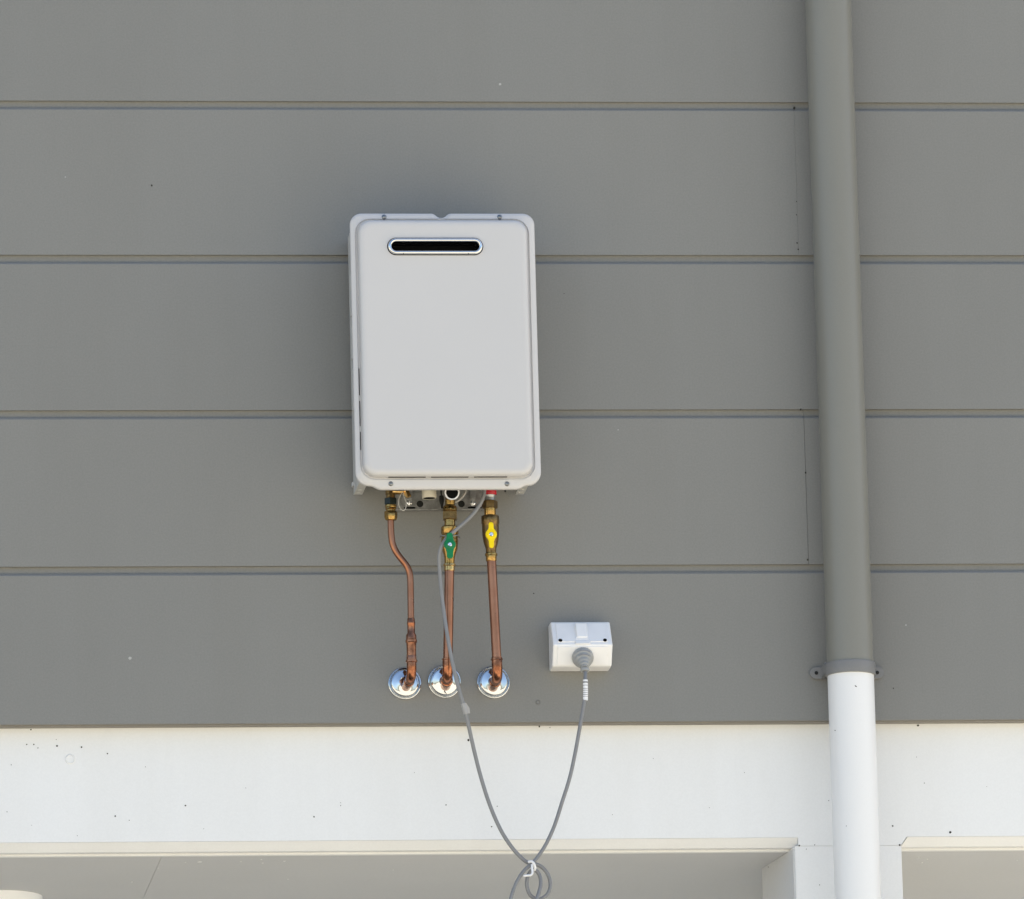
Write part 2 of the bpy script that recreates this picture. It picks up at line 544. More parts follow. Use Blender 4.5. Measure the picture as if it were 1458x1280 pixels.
grey_specks = [((-0.6859, 0.0000, 5.8309), 1.2), ((0.0326, 0.0000, 5.0284), 1.0), ((0.5638, 0.0000, 5.7178), 1.3), ((0.5654, 0.0000, 5.7052), 1.1), ((0.5650, 0.0000, 5.8002), 0.8), ((0.5642, 0.0000, 5.7737), 0.8), ((0.7220, 0.0000, 4.8405), 0.9),
    ((0.5669, 0.0000, 5.9867), 2.0), ((0.5600, 0.0000, 5.3881), 1.4), ((0.5641, 0.0000, 5.0925), 1.3), ((0.5656, 0.0000, 5.2635), 1.3), ((0.1067, 0.0000, 5.6174), 0.7)]
for (x, y, z), r in grey_specks:
    disc(bm, x, y, z, r * 0.0013, sq=random.uniform(0.9, 1.5))
s = finish('dirt_specks', bm, 'speck', house, smooth=False)
s['kind'] = 'stuff'
bm = bmesh.new()
for (x, y, z), r in (((-0.7438, 0.0000, 4.9060), 3.4), ((-0.0067, 0.0000, 6.0331), 2.4), ((0.2042, 0.0000, 5.3485), 1.2), ((0.7507, 0.0000, 4.9639), 1.4), ((-0.8519, 0.0000, 5.8473), 1.4), ((0.5978, 0.0000, 6.1345), 0.8)):
    disc(bm, x, y, z, r * 0.0010, 0.0003, 10)
s = finish('pale_specks', bm, 'pale_speck', house, smooth=False)
s['kind'] = 'stuff'
bm = bmesh.new()
for (x, y, z), r in (((-0.6070, 0.1420, 4.5353), 4.0), ((-0.6334, 0.1480, 4.5351), 1.3), ((-0.5276, 0.1420, 4.5347), 1.8), ((-0.4904, 0.1200, 4.5355), 1.8), ((-0.4844, 0.1600, 4.5334), 2.0), ((-0.4443, 0.1400, 4.5345), 2.2), ((-0.6813, 0.2100, 4.5323), 1.3),
                     ((-0.7199, 0.3700, 4.5239), 1.4), ((0.7836, 0.1500, 4.5421), 1.8), ((0.8030, 0.1700, 4.5399), 1.6), ((0.7996, 0.2100, 4.5385), 1.5), ((0.9821, 0.1900, 4.5434), 1.3), ((-0.4194, 0.3500, 4.5225), 1.3), ((-0.2245, 0.2500, 4.5263), 1.2)):
    n = 9
    a = [bm.verts.new((x + r * 0.0012 * math.cos(2 * math.pi * i / n) * random.uniform(0.7, 1.2), y + r * 0.0019 * math.sin(2 * math.pi * i / n) * random.uniform(0.7, 1.2), ZS - 0.0005)) for i in range(n)]
    b = [bm.verts.new((v.co.x, v.co.y, ZS + 0.0010)) for v in a]
    bm.faces.new(a)
    for i in range(n):
        bm.faces.new((a[i], b[i], b[(i + 1) % n], a[(i + 1) % n]))
s = finish('paint_flecks', bm, 'white', house, smooth=False)
s['kind'] = 'stuff'
bm = bmesh.new()
for (x, y, z), r in (((0.5093, 0.1550, 4.5325), 1.5), ((0.5005, 0.2155, 4.5312), 1.4), ((0.5095, 0.1550, 4.5167), 1.3), ((0.5055, 0.1822, 4.5097), 0.9), ((0.5156, 0.1132, 4.4857), 0.8)):
    bmesh.ops.create_icosphere(bm, subdivisions=1, radius=r * 0.0011, matrix=Matrix.Translation((x, y, z)))
s = finish('jamb_specks', bm, 'speck', house, smooth=False)
s['kind'] = 'stuff'
def filler(c, r, mat):
    bm = bmesh.new()
    add_lathe(bm, [(r, -0.0004), (r, 0.0006), (r * 0.84, 0.0018), (r * 0.76, 0.0007), (0, 0.0007)], c, (0, -1, 0), 20)
    finish('filled_nail_hole', bm, mat, house)
filler((-0.8581, 0.0360, 4.7178), 0.0095, 'white')
filler((0.0352, 0.0000, 4.8165), 0.0042, 'board')

# ------------------------------------------------------------------ downpipe
CX, CY, CR = 0.6300, -0.066, 0.0447
dp = thing('downpipe', 'round downpipe painted grey above its clip and white below', 'downpipe', (CX, CY, 0.0))
ZC0, ZC1 = 4.8524, 4.8769
o = lathe('pipe', [(CR, ZC0 + 0.004), (CR, Z0 + PITCH * 7 - 0.1)], (CX, CY, 0), (0, 0, 1), 'pipe_grey', dp, 48)
o['label'] = 'upper length of pipe painted grey'
o = lathe('pipe', [(CR - 0.0003, 0.02), (CR - 0.0003, ZC0 + 0.003)], (CX, CY, 0), (0, 0, 1), 'pipe_white', dp, 48)
o['label'] = 'lower length of pipe painted white'
bm = bmesh.new()
for (x, y, z), r, k in (((0.6324, -0.1101, 4.8243), 1.9, 0.6), ((0.5898, -0.1098, 4.7389), 0.9, 1), ((0.6389, -0.1090, 4.6302), 0.7, 1), ((0.6052, -0.1105, 4.5543), 0.7, 1)):
    bmesh.ops.create_icosphere(bm, subdivisions=1, radius=r * 0.0010, matrix=Matrix.Translation((x, y, z)) @ Matrix.Rotation(0.6, 4, 'Y') @ Matrix.Diagonal((1.5, 0.6, k, 1)))
s = finish('pipe_specks', bm, 'speck', dp, smooth=False)
s['kind'] = 'stuff'
bm = bmesh.new()
prof = [(CR + 0.0002, ZC0), (CR + 0.0030, ZC0 + 0.0003), (CR + 0.0032, ZC0 + 0.002), (CR + 0.0032, ZC1 - 0.003), (CR + 0.0026, ZC1 - 0.0006), (CR + 0.0002, ZC1)]
add_lathe(bm, prof, (CX, CY, 0), (0, 0, 1), 48)
clip = finish('pipe_clip', bm, 'clip', dp)
ZL = 4.8694
HL = 0.0118
for sgn, xe in ((-1, 0.5599), (1, 0.7029)):
    xi = CX + sgn * (CR - 0.004)
    ol = []
    for i in range(13):
        a = math.radians(90 + 180 * i / 12)
        ol.append((HL * math.cos(a), HL * math.sin(a)))
    ol = [((xe + HL + x) if sgn < 0 else (xe - HL - x), ZL + z) for x, z in ol]
    ol += [(xi, ZL - HL), (xi, ZL + HL)]
    lug = outline_plate('clip_lug', [ol], -0.0095, 0.0042, 'clip', clip, 0.0009)
    lathe('lug_screw', [(0.0036, 0.0), (0.0036, 0.0010), (0.0026, 0.0018), (0.0018, 0.0018), (0, 0.0018)],
          (xe - sgn * 0.0125, -0.0093, ZL), (0, -1, 0), 'dark', clip, 14)
    xa = CX + sgn * (CR + 0.0015)
    box('clip_web', min(xa - sgn * 0.004, xa + sgn * 0.002), max(xa - sgn * 0.004, xa + sgn * 0.002), CY, -0.003, ZL - HL * 0.9, ZL + HL * 0.9, 'clip', clip, 0.001)

# ------------------------------------------------------------------ water heater
HX0, HX1 = -0.3232, 0.0308
HZ0, HZ1 = 5.1936, 5.7316
HZC = 5.2010                      # the lower corners sit higher than the middle of the skirt
heater = thing('water_heater', 'white wall mounted gas water heater with chrome edged flue slot', 'water heater', (-0.146, -0.006, HZ0))
FY = -0.190
# flange of the cover: rounded corners, a notch at the top, a stepped skirt at the foot
R = 0.0225
ol = []
def arc(cx, cz, a0, a1, r, n=8):
    return [(cx + r * math.cos(math.radians(a0 + (a1 - a0) * i / n)), cz + r * math.sin(math.radians(a0 + (a1 - a0) * i / n))) for i in range(n + 1)]
ol += arc(HX1 - R, HZ1 - R, 0, 90, R)
NX = -0.1479
ol += [(NX + 0.019, HZ1), (NX + 0.0155, HZ1 - 0.0006), (NX + 0.0125, HZ1 - 0.0022), (NX + 0.007, HZ1 - 0.0065), (NX + 0.0035, HZ1 - 0.0083), (NX, HZ1 - 0.0087),
       (NX - 0.0035, HZ1 - 0.0083), (NX - 0.007, HZ1 - 0.0065), (NX - 0.0125, HZ1 - 0.0022), (NX - 0.0155, HZ1 - 0.0006), (NX - 0.019, HZ1)]
ol += arc(HX0 + R, HZ1 - R, 90, 180, R)
R2 = 0.026
ol += arc(HX0 + R2, HZC + R2, 180, 270, R2)
ol += [(HX0 + R2 + 0.003, HZC - 0.0001), (HX0 + R2 + 0.008, HZC - 0.0018), (HX0 + R2 + 0.015, HZ0 + 0.0018), (HX0 + R2 + 0.021, HZ0 + 0.0001), (HX0 + R2 + 0.026, HZ0)]
ol += [(HX1 - R2 - 0.026, HZ0), (HX1 - R2 - 0.021, HZ0 + 0.0001), (HX1 - R2 - 0.015, HZ0 + 0.0018), (HX1 - R2 - 0.008, HZC - 0.0018), (HX1 - R2 - 0.003, HZC - 0.0001)]
ol += arc(HX1 - R2, HZC + R2, 270, 360, R2)
cover_outline = ol
# raised panel with a rounded shoulder and a slot for the flue
PX_0, PX_1 = -0.3099, 0.0148
PZ_1, PZ_0 = 5.7154, 5.2160
SX0, SX1 = -0.2473, -0.0791
SZ0, SZ1 = 5.6521, 5.6707
def rl(inset, y, r):
    return [(x, y, z) for x, z in rrect(PX_0 + inset, PX_1 - inset, PZ_0 + inset, PZ_1 - inset, r, 8)]
def inset_loop(ol, d):
    out = []
    n = len(ol)
    for i in range(n):
        a, b = Vector(ol[i - 1]), Vector(ol[(i + 1) % n])
        t = (b - a).normalized()
        out.append((ol[i][0] - t.y * d, ol[i][1] + t.x * d))
    return out
bm = bmesh.new()
ff = [bm_loop for bm_loop in ((0.0006, FY + 0.014), (0.0, FY + 0.0125), (0.0, FY + 0.0066), (0.0005, FY + 0.0052), (0.0014, FY + 0.0042), (0.0028, FY + 0.0034), (0.0046, FY + 0.0024), (0.0060, FY + 0.0016))]
rings = add_loft(bm, [[(x, y, z) for x, z in inset_loop(cover_outline, d)] for d, y in ff])
chan = [bm.verts.new(q) for q in rl(-0.0046, FY, 0.0293)]
floor = [bm.verts.new(q) for q in rl(-0.0040, FY + 0.0012, 0.0288)]
deep = [bm.verts.new(q) for q in rl(-0.0038, FY + 0.0062, 0.0286)]
nn = len(chan)
for i in range(nn):
    bm.faces.new((chan[i], chan[(i + 1) % nn], floor[(i + 1) % nn], floor[i]))
    bm.faces.new((floor[i], floor[(i + 1) % nn], deep[(i + 1) % nn], deep[i]))
ee = [bm.edges.get((chan[i], chan[(i + 1) % nn])) for i in range(nn)]
last = rings[-1]
ee += [bm.edges.get((last[i], last[(i + 1) % len(last)])) for i in range(len(last))]
bmesh.ops.triangle_fill(bm, use_beauty=True, use_dissolve=False, edges=ee)
cover = finish('front_cover', bm, 'cover', heater, 50, even=True)
bm = bmesh.new()
loops = [rl(-0.0062, FY + 0.0032, 0.0310), rl(-0.0012, FY + 0.0032, 0.0262), rl(0.0000, FY + 0.0022, 0.0252), rl(0.0002, FY - 0.0048, 0.025), rl(0.0006, FY - 0.0085, 0.0245), rl(0.0019, FY - 0.0125, 0.0235), rl(0.0046, FY - 0.0153, 0.0215),
         rl(0.0085, FY - 0.0166, 0.0185), rl(0.0125, FY - 0.0170, 0.0155), rl(0.0155, FY - 0.0170, 0.0130)]
rings = add_loft(bm, loops)
sz = (SZ1 - SZ0) / 2
slot = [bm.verts.new((x, FY - 0.0170, z)) for x, z in rrect(SX0, SX1, SZ0, SZ1, sz * 0.999, 8)]
se = [bm.edges.new((slot[i], slot[(i + 1) % len(slot)])) for i in range(len(slot))]
bm.edges.ensure_lookup_table()
last = rings[-1]
le = [bm.edges.get((last[i], last[(i + 1) % len(last)])) for i in range(len(last))]
bmesh.ops.triangle_fill(bm, use_beauty=True, use_dissolve=False, edges=le + se)
finish('cover_panel', bm, 'cover', cover, 60, even=True)
# chrome flue surround: a ring that rolls over into the slot
def st(inset, y):
    x0, x1, z0, z1 = SX0 - inset, SX1 + inset, SZ0 - inset, SZ1 + inset
    return [(x, y, z) for x, z in rrect(x0, x1, z0, z1, (z1 - z0) / 2 * 0.999, 8)]
yp = FY - 0.0170
bm = bmesh.new()
add_loft(bm, [st(0.0064, yp + 0.001), st(0.0064, yp - 0.0034), st(0.0056, yp - 0.0054), st(0.0038, yp - 0.0068), st(0.0018, yp - 0.0068), st(0.0002, yp - 0.0054), st(-0.0008, yp - 0.0026), st(-0.001, yp + 0.020)])
ring = finish('flue_surround', bm, 'chrome', heater, 60)
bm = bmesh.new()
add_loft(bm, [st(0.0078, yp + 0.001), st(0.0078, yp - 0.0008), st(0.0070, yp - 0.0016), st(0.0062, yp - 0.0016)])
finish('gasket', bm, 'black', ring, 60)
bm = bmesh.new()
add_loft(bm, [st(-0.0012, yp + 0.0195), st(-0.0016, yp + 0.029)], False, True)
finish('flue_duct', bm, 'black', heater, 30)
for px in (-0.2247, -0.1003):
    lathe('surround_rivet', [(0.0016, 0), (0.0013, 0.0012), (0, 0.0014)], (px, yp - 0.0048, SZ0 - 0.0046), (0, -1, -0.3), 'dark', ring, 10)
# slots pressed round the shoulder
def slit(x0, x1, z0, z1):
    box('cover_slot', x0, x1, FY - 0.0042, FY - 0.0030, z0, z1, 'black', cover)
ZSL = 5.2122
for a, b in ((-0.2616, -0.1907), (-0.1800, -0.1090), (-0.0983, -0.0353)):
    box('cover_slot', a, b, FY - 0.0046, FY - 0.0005, PZ_0 - 0.0007, PZ_0 + 0.002, 'black', cover)
XSL = PX_0 - 0.0026
for a, b in ((5.3761, 5.4280), (5.3161, 5.3652), (5.2698, 5.3052)):
    box('cover_slot', XSL - 0.0005, XSL + 0.0008, FY + 0.0026, FY + 0.006, a, b, 'black', cover)
# cover screws: pan head with a cross recess
def make_screw(c, r, parent, mat='steel'):
    bm = bmesh.new()
    add_lathe(bm, [(r * 1.15, 0), (r * 1.15, r * 0.22), (r, r * 0.3), (r * 0.94, r * 0.62), (r * 0.7, r * 0.85), (r * 0.36, r * 0.92), (r * 0.3, r * 0.45), (0, r * 0.4)], c, (0, -1, 0), 16)
    return finish('screw', bm, mat, parent, 40)
for c in ((-0.2577, -0.1900, 5.7232), (-0.0361, -0.1900, 5.7234), (-0.2569, -0.1900, 5.2041), (-0.0353, -0.1900, 5.2035)):
    make_screw((c[0], FY + 0.0022, c[2]), 0.0044, cover)
# case behind the cover: an upside-down U seen from the left and from below
CI = 0.0122
cx0, cx1 = HX0 + CI, HX1 - CI - 0.002
zl = HZC + 0.018
ol = [(cx0, HZ1 - 0.006), (cx0, zl), (cx0 + 0.0165, zl), (cx0 + 0.0165, HZC + 0.055), (cx1 - 0.0165, HZC + 0.055), (cx1 - 0.0165, zl), (cx1, zl), (cx1, HZ1 - 0.006)]
case = outline_plate('case', [ol], -0.1755, 0.160, 'case', heater, 0.0008, 1)
for a, b in ((5.640, 5.560), (5.540, 5.475), (5.455, 5.375)):
    for yv in (-0.055, -0.085, -0.115):
        box('side_louvre', cx0 - 0.0022, cx0 + 0.0005, yv - 0.009, yv + 0.009, b, a, 'case', case, 0.0008)
box('case_lug', cx0 - 0.004, cx0 + 0.001, -0.030, -0.018, zl + 0.014, zl + 0.022, 'case', case, 0.001)
for xa in (cx0 + 0.004, cx1 - 0.0125):
    for yv in (-0.030, -0.058):
        box('foot_rib', xa, xa + 0.0085, yv - 0.006, yv + 0.006, zl - 0.0012, zl + 0.0004, 'case', case, 0.0004)
# wall bracket of zinc plate, holed and folded at its lower edge
bx0, bx1 = -0.2329, -0.0463
bz0, bz1 = 5.1899, HZC + 0.12
def hole(px):
    return circle(px[0], px[1], 0.0058, 18)[::-1]
def slot_hole(x0, x1, zc, h):
    return rrect(x0, x1, zc - h, zc + h, h * 0.98, 4)[::-1]
hs = [hole((-0.1830, 5.2024)), hole((-0.1032, 5.2022)),
      slot_hole(-0.2142, -0.1919, 5.1949, 0.0017),
      slot_hole(-0.0912, -0.0641, 5.1952, 0.0017)]
brk = outline_plate('wall_bracket', [[(bx0, bz0), (bx1, bz0), (bx1, bz1), (bx0, bz1)]] + hs, -0.008, 0.0022, 'zinc', heater)
box('bracket_lip', bx0, bx1, -0.0185, -0.0083, bz0 - 0.0016, bz0 + 0.0004, 'zinc', brk, 0.0005)
for c in ((-0.2033, -0.0090, 5.2050), (-0.0816, -0.0090, 5.2040)):
    lathe('bracket_screw', [(0.0052, 0), (0.0052, 0.0012), (0.0032, 0.0022), (0.003, 0.0038), (0.0012, 0.0042), (0, 0.0036)], (c[0], -0.0080, c[2]), (0, -1, 0), 'chrome', brk, 16)
    box('bracket_strap', c[0] - 0.0052, c[0] + 0.0052, -0.014, -0.0085, c[2] + 0.007, c[2] + 0.05, 'zinc', brk, 0.001)
for px, pz in ((-0.1830, 5.2024), (-0.1032, 5.2022)):
    lathe('hole_shade', [(0.0066, 0), (0.0064, 0.0006), (0.0050, 0.0009), (0, 0.0006)], (px, -0.0079, pz), (0, -1, 0), 'dark', brk, 18)  # dark disc painting in the shade seen through the open hole
for x0, x1, zc in ((-0.2142, -0.1919, 5.1949), (-0.0912, -0.0641, 5.1952)):
    box('slot_shade', x0 - 0.001, x1 + 0.001, -0.0056, -0.0046, zc - 0.003, zc + 0.003, 'black', brk)  # black backing that stands in for shade inside the slot
# fittings under the case
DY = -0.095
ZT = HZC + 0.050
a = (-0.1758, -0.1100, 5.2132)
zb = 5.1920
bm = bmesh.new()
add_lathe(bm, [(0.0138, ZT), (0.0138, zb + 0.001), (0.0132, zb), (0.0118, zb), (0.0112, zb + 0.001), (0.0110, zb + 0.030), (0, zb + 0.030)], (a[0], -0.11, 0), (0, 0, 1), 28)
drain = finish('drain_spout', bm, 'cream', heater)
lathe('spout_shade_disc', [(0.0112, zb + 0.0003), (0.0, zb + 0.0004)], (a[0], -0.11, 0), (0, 0, 1), 'black', drain, 28)  # black disc across the mouth, in place of the shade inside
c = (-0.1369, -0.1500, 5.1945)
bm = bmesh.new()
add_lathe(bm, [(0.0125, -0.012), (0.0140, -0.002), (0.0143, 0.006), (0.0138, 0.0075), (0.0120, 0.0075), (0.0114, 0.006), (0.0112, -0.006), (0.006, -0.008), (0, -0.008)], c, (0, -1, -0.15), 28)
rel = finish('relief_outlet', bm, 'tie', heater)
lathe('outlet_bore', [(0.0112, 0.0046), (0.0085, 0.0036), (0.006, 0.001), (0.0, 0.0008)], c, (0, -1, -0.15), 'black', rel, 28)
tube('outlet_elbow', [Vector(c) + Vector((0, 0.008, 0.001)), Vector(c) + Vector((0, 0.022, 0.006)), Vector(c) + Vector((0, 0.030, 0.020)), Vector(c) + Vector((0, 0.032, 0.05))], 0.0118, 'dark', rel, 18, 5)
c = (-0.1486, -0.0750, 5.2054)
lathe('drain_cap', [(0.0, 0), (0.0040, 0.001), (0.0046, 0.005), (0.0044, 0.013), (0.0028, 0.019), (0.0020, 0.024), (0.0012, 0.026), (0, 0.026)], c, (0.02, 0, -1), 'dark', heater, 16)
tube('cap_strap', [c, (c[0] - 0.001, c[1], c[2] + 0.02), (c[0], c[1], ZT)], 0.0015, 'dark', heater, 8, 4)
c1, c2 = (-0.2438, -0.1050, 5.2069), (-0.2230, -0.1120, 5.2047)
tube('drain_branch', [c1, c2], 0.0058, 'brass_bright', heater, 16)
d0, d1 = (-0.2210, -0.1130, 5.2072), (-0.2147, -0.1130, 5.1929)
ax = Vector(d1) - Vector(d0)
L = ax.length
lathe('drain_plug', [(0.0052, 0), (0.0062, 0.0008), (0.0062, L * 0.8), (0.0055, L), (0.0, L)], d0, ax, 'brass_bright', heater, 6, 0.3, 25)
lp = [(-0.2291, -0.1180, 5.2007), (-0.2342, -0.1200, 5.1908), (-0.2358, -0.1200, 5.1799), (-0.2327, -0.1200, 5.1703), (-0.2271, -0.1200, 5.1662), (-0.2226, -0.1200, 5.1710), (-0.2213, -0.1200, 5.1812), (-0.2247, -0.1190, 5.1923), (-0.2270, -0.1180, 5.2021)]
tube('nylon_loop', lp, 0.0008, 'nylon', heater, 8, 6)
tube('sensor_wire', [(-0.0976, -0.0500, 5.2270), (-0.1006, -0.0500, 5.2147), (-0.1098, -0.0450, 5.2034), (-0.1188, -0.0400, 5.1990)], 0.0022, 'nylon', heater, 8, 6)
box('earth_clip', -0.0328, -0.0295, -0.122, -0.118, 5.2019, ZT, 'dark', heater, 0.0004)

# ------------------------------------------------------------------ copper pipes
S = 0.00131
def hexnut(name, r, za, zb, a, b, mat, parent, rot):
    c = 0.0012
    return vlathe(name, [(r * 0.9, za), (r, za - c), (r, zb + c), (r * 0.9, zb)], a, b, mat, parent, 6, rot)

def elbow_path(corner, wall, up, rad, n=8):
    """Quarter bend from the upright pipe to the stub going into the wall."""
    corner, wall, up = Vector(corner), Vector(wall), Vector(up)
    du = (up - corner).normalized()
    dw = (wall - corner).normalized()
    p0, p1 = corner + du * rad, corner + dw * rad
    out = []
    for i in range(n + 1):
        t = i / n
        out.append(p0 * (1 - t) ** 2 + corner * 2 * t * (1 - t) + p1 * t ** 2)
    return out

# --- left pipe: thin, S bend
lp0 = (-0.2189, 0.0000, 4.8451)
cp = thing('copper_pipe', 'thin copper pipe with an S bend, left of the other two', 'pipe', lp0, 'copper pipes under the heater')
d = -0.095
top = (-0.2487, -0.0950, 5.1564)
run = [top, (-0.2490, -0.0950, 5.1428), (-0.2487, -0.0950, 5.1264), (-0.2470, -0.0950, 5.1100), (-0.2427, -0.0950, 5.0964), (-0.2356, -0.0950, 5.0841), (-0.2277, -0.0950, 5.0738), (-0.2199, -0.0950, 5.0629), (-0.2155, -0.0950, 5.0513), (-0.2141, -0.0950, 5.0377),
       (-0.2142, -0.0950, 5.0173), (-0.2144, -0.0950, 4.9901), (-0.2148, -0.0950, 4.9574)]
tube('tube', run, 0.0062, 'copper', cp, 18, 4)
A, B = (-0.2146, -0.0950, 4.9629), (-0.2157, -0.0950, 4.8705)
def zz(py, px=585.5):
    return py
f1 = [(0.0066, 4.9622), (0.0074, 4.9608), (0.0074, 4.9561), (0.0080, 4.9547), (0.0080, 4.9513), (0.0074, 4.9500),
      (0.0074, 4.9337), (0.0100, 4.9296), (0.0100, 4.9214), (0.0112, 4.9201), (0.0112, 4.9160), (0.0098, 4.9146),
      (0.0094, 4.9106), (0.0090, 4.8922), (0.0090, 4.8895)]
vlathe('coupling', f1, A, B, 'copper_fit', cp, 24)
vlathe('coupling_ring', [(0.0093, 4.8895), (0.0096, 4.8886), (0.0096, 4.8821), (0.0112, 4.8811), (0.0112, 4.8780), (0.0096, 4.8769)], A, B, 'copper', cp, 24)
corner = (-0.2159, -0.0950, 4.8502)
pth = [Vector((-0.2158, -0.0950, 4.8773))] + elbow_path(corner, lp0, A, 0.021) + [Vector(lp0) + (Vector(corner) - Vector(lp0)).normalized() * 0.0, ]
tube('elbow', pth, [0.0094] * (len(pth) - 1) + [0.0086], 'copper_fit', cp, 22)
dirw = (Vector(lp0) - Vector(corner)).normalized()
lathe('elbow_ring', [(0.0094, 0), (0.0104, 0.001), (0.0104, 0.006), (0.0094, 0.007)], Vector(corner) + dirw * 0.036, dirw, 'copper_fit', cp, 24)
A, B = (-0.2478, -0.0950, 5.2220), (-0.2487, -0.0950, 5.1469)
vlathe('inlet_fitting', [(0.0085, ZT), (0.0085, 5.2111), (0.0102, 5.2097), (0.0102, 5.2029), (0.0088, 5.2015), (0.0088, 5.1953)], A, B, 'brass_dull', cp, 20)
hexnut('dark_nut', 0.0128, 5.1953, 5.1824, A, B, 'dark_green', cp, 0.2)
vlathe('brass_collar', [(0.0100, 5.1824), (0.0114, 5.1815), (0.0114, 5.1783), (0.0104, 5.1769), (0.0108, 5.1742), (0.0088, 5.1725), (0.0088, 5.1701)], A, B, 'brass', cp, 22)
vlathe('compression_nut', [(0.0112, 5.1703), (0.0124, 5.1687), (0.0124, 5.1585), (0.0104, 5.1530), (0.0070, 5.1516)], A, B, 'brass', cp, 6, 0.5)

# --- middle pipe with the green valve
mp0 = (-0.1421, 0.0000, 4.8474)
cp = thing('copper_pipe', 'straight copper pipe with a green valve handle, behind the grey cord', 'pipe', mp0, 'copper pipes under the heater')
A, B = (-0.1342, -0.0950, 5.2012), (-0.1391, -0.0950, 5.0511)
vlathe('nipple', [(0.0088, ZT - 0.01), (0.0088, 5.1916), (0.0098, 5.1903), (0.0090, 5.1821), (0.0122, 5.1793), (0.0138, 5.1766), (0.0138, 5.1711), (0.0118, 5.1691)], A, B, 'brass', cp, 26)
hexnut('union_nut', 0.0152, 5.1694, 5.1527, A, B, 'brass_dull', cp, 0.12)
vlathe('valve_neck', [(0.0104, 5.1527), (0.0104, 5.1397)], A, B, 'brass', cp, 24)
valve = vlathe('valve', [(0.0150, 5.1400), (0.0168, 5.1377), (0.0168, 5.1267), (0.0150, 5.1240), (0.0158, 5.1206), (0.0162, 5.1097),
       (0.0152, 5.0960), (0.0120, 5.0879), (0.0100, 5.0797), (0.0096, 5.0674)], A, B, 'brass', cp, 24, 0.39)
vlathe('press_ring', [(0.0098, 5.0681), (0.0118, 5.0667), (0.0120, 5.0640), (0.0102, 5.0620), (0.0102, 5.0545), (0.0094, 5.0534)], A, B, 'brass_bright', cp, 26)
tube('seal_wire', [(-0.1573, -0.1120, 5.1158), (-0.1532, -0.1180, 5.1179), (-0.1401, -0.1205, 5.1154), (-0.1263, -0.1180, 5.1183), (-0.1199, -0.1080, 5.1158)], 0.0011, 'steel', cp, 8, 5)

def handle(cx, ztop, zmid, zbot, wtop, wmid, wbot, yf, mat, valve, name='valve_handle'):
    up_ = [(0.0, ztop), (wtop * 0.55, ztop - 0.0007), (wtop * 0.92, ztop - 0.0026), (wtop, ztop - 0.005), (wtop * 1.05, zmid + wmid * 1.12), (wtop * 1.2, zmid + wmid * 0.98)]
    mid_ = [(wmid * math.cos(math.radians(t)), zmid + wmid * math.sin(math.radians(t))) for t in (48, 34, 18, 0, -18, -34, -48)]
    dn_ = [(wbot * 1.25, zmid - wmid * 1.0), (wbot * 1.06, zmid - wmid * 1.2), (wbot, zbot + 0.005), (wbot * 0.92, zbot + 0.0026), (wbot * 0.55, zbot + 0.0007), (0.0, zbot)]
    half = up_ + mid_ + dn_
    ol = [(cx + x, z) for x, z in half] + [(cx - x, z) for x, z in half[-2:0:-1]]
    h = outline_plate(name, [ol], yf, 0.0055, mat, valve, 0.0014, 3, 50)
    lathe('handle_hub', [(wmid * 0.80, -0.001), (wmid * 0.78, 0.0008), (wmid * 0.70, 0.0013), (wmid * 0.48, 0.0013), (wmid * 0.44, 0.0006), (0, 0.0006)], (cx, yf, zmid), (0, -1, 0), mat, valve, 24)
    lathe('handle_stem', [(0.0060, 0.0), (0.0060, 0.028)], (cx, yf + 0.030, zmid), (0, -1, 0), 'brass_dull', valve, 16)
    lathe('handle_screw', [(0.0042, -0.001), (0.0042, 0.0012), (0.0032, 0.0022), (0.0018, 0.0022), (0.0015, 0.001), (0, 0.001)], (cx, yf, zmid), (0, -1, 0), 'chrome', valve, 16)
    return h
YH = -0.1400
handle(-0.1417, 5.1198, 5.0964, 5.0692, 0.0060, 0.0113, 0.0060, YH, 'green', valve)
up = (-0.1391, -0.0950, 5.0524)
corner = (-0.1471, -0.0900, 4.8508)
tube('tube', [(-0.1390, -0.0950, 5.0551), (-0.1432, -0.0940, 4.9492), (-0.1460, -0.0910, 4.8764)], 0.0091, 'copper', cp, 22)
pth = [Vector((-0.1459, -0.0910, 4.8845))] + elbow_path(corner, mp0, (-0.1432, -0.0940, 4.9492), 0.021) + [Vector(mp0)]
tube('elbow', pth, [0.0102] * (len(pth) - 1) + [0.0098], 'copper_fit', cp, 22)
uu = (Vector((-0.1432, -0.0940, 4.9492)) - Vector(corner)).normalized()
lathe('elbow_ring', [(0.0100, 0), (0.0116, 0.0008), (0.0116, 0.003), (0.0100, 0.0038)], (-0.1459, -0.0910, 4.8812), uu, 'copper_fit', cp, 24)
dirw = (Vector(mp0) - Vector(corner)).normalized()
lathe('elbow_ring', [(0.0102, 0), (0.0118, 0.001), (0.0118, 0.010), (0.0102, 0.011)], Vector(corner) + dirw * 0.030, dirw, 'copper_fit', cp, 24)

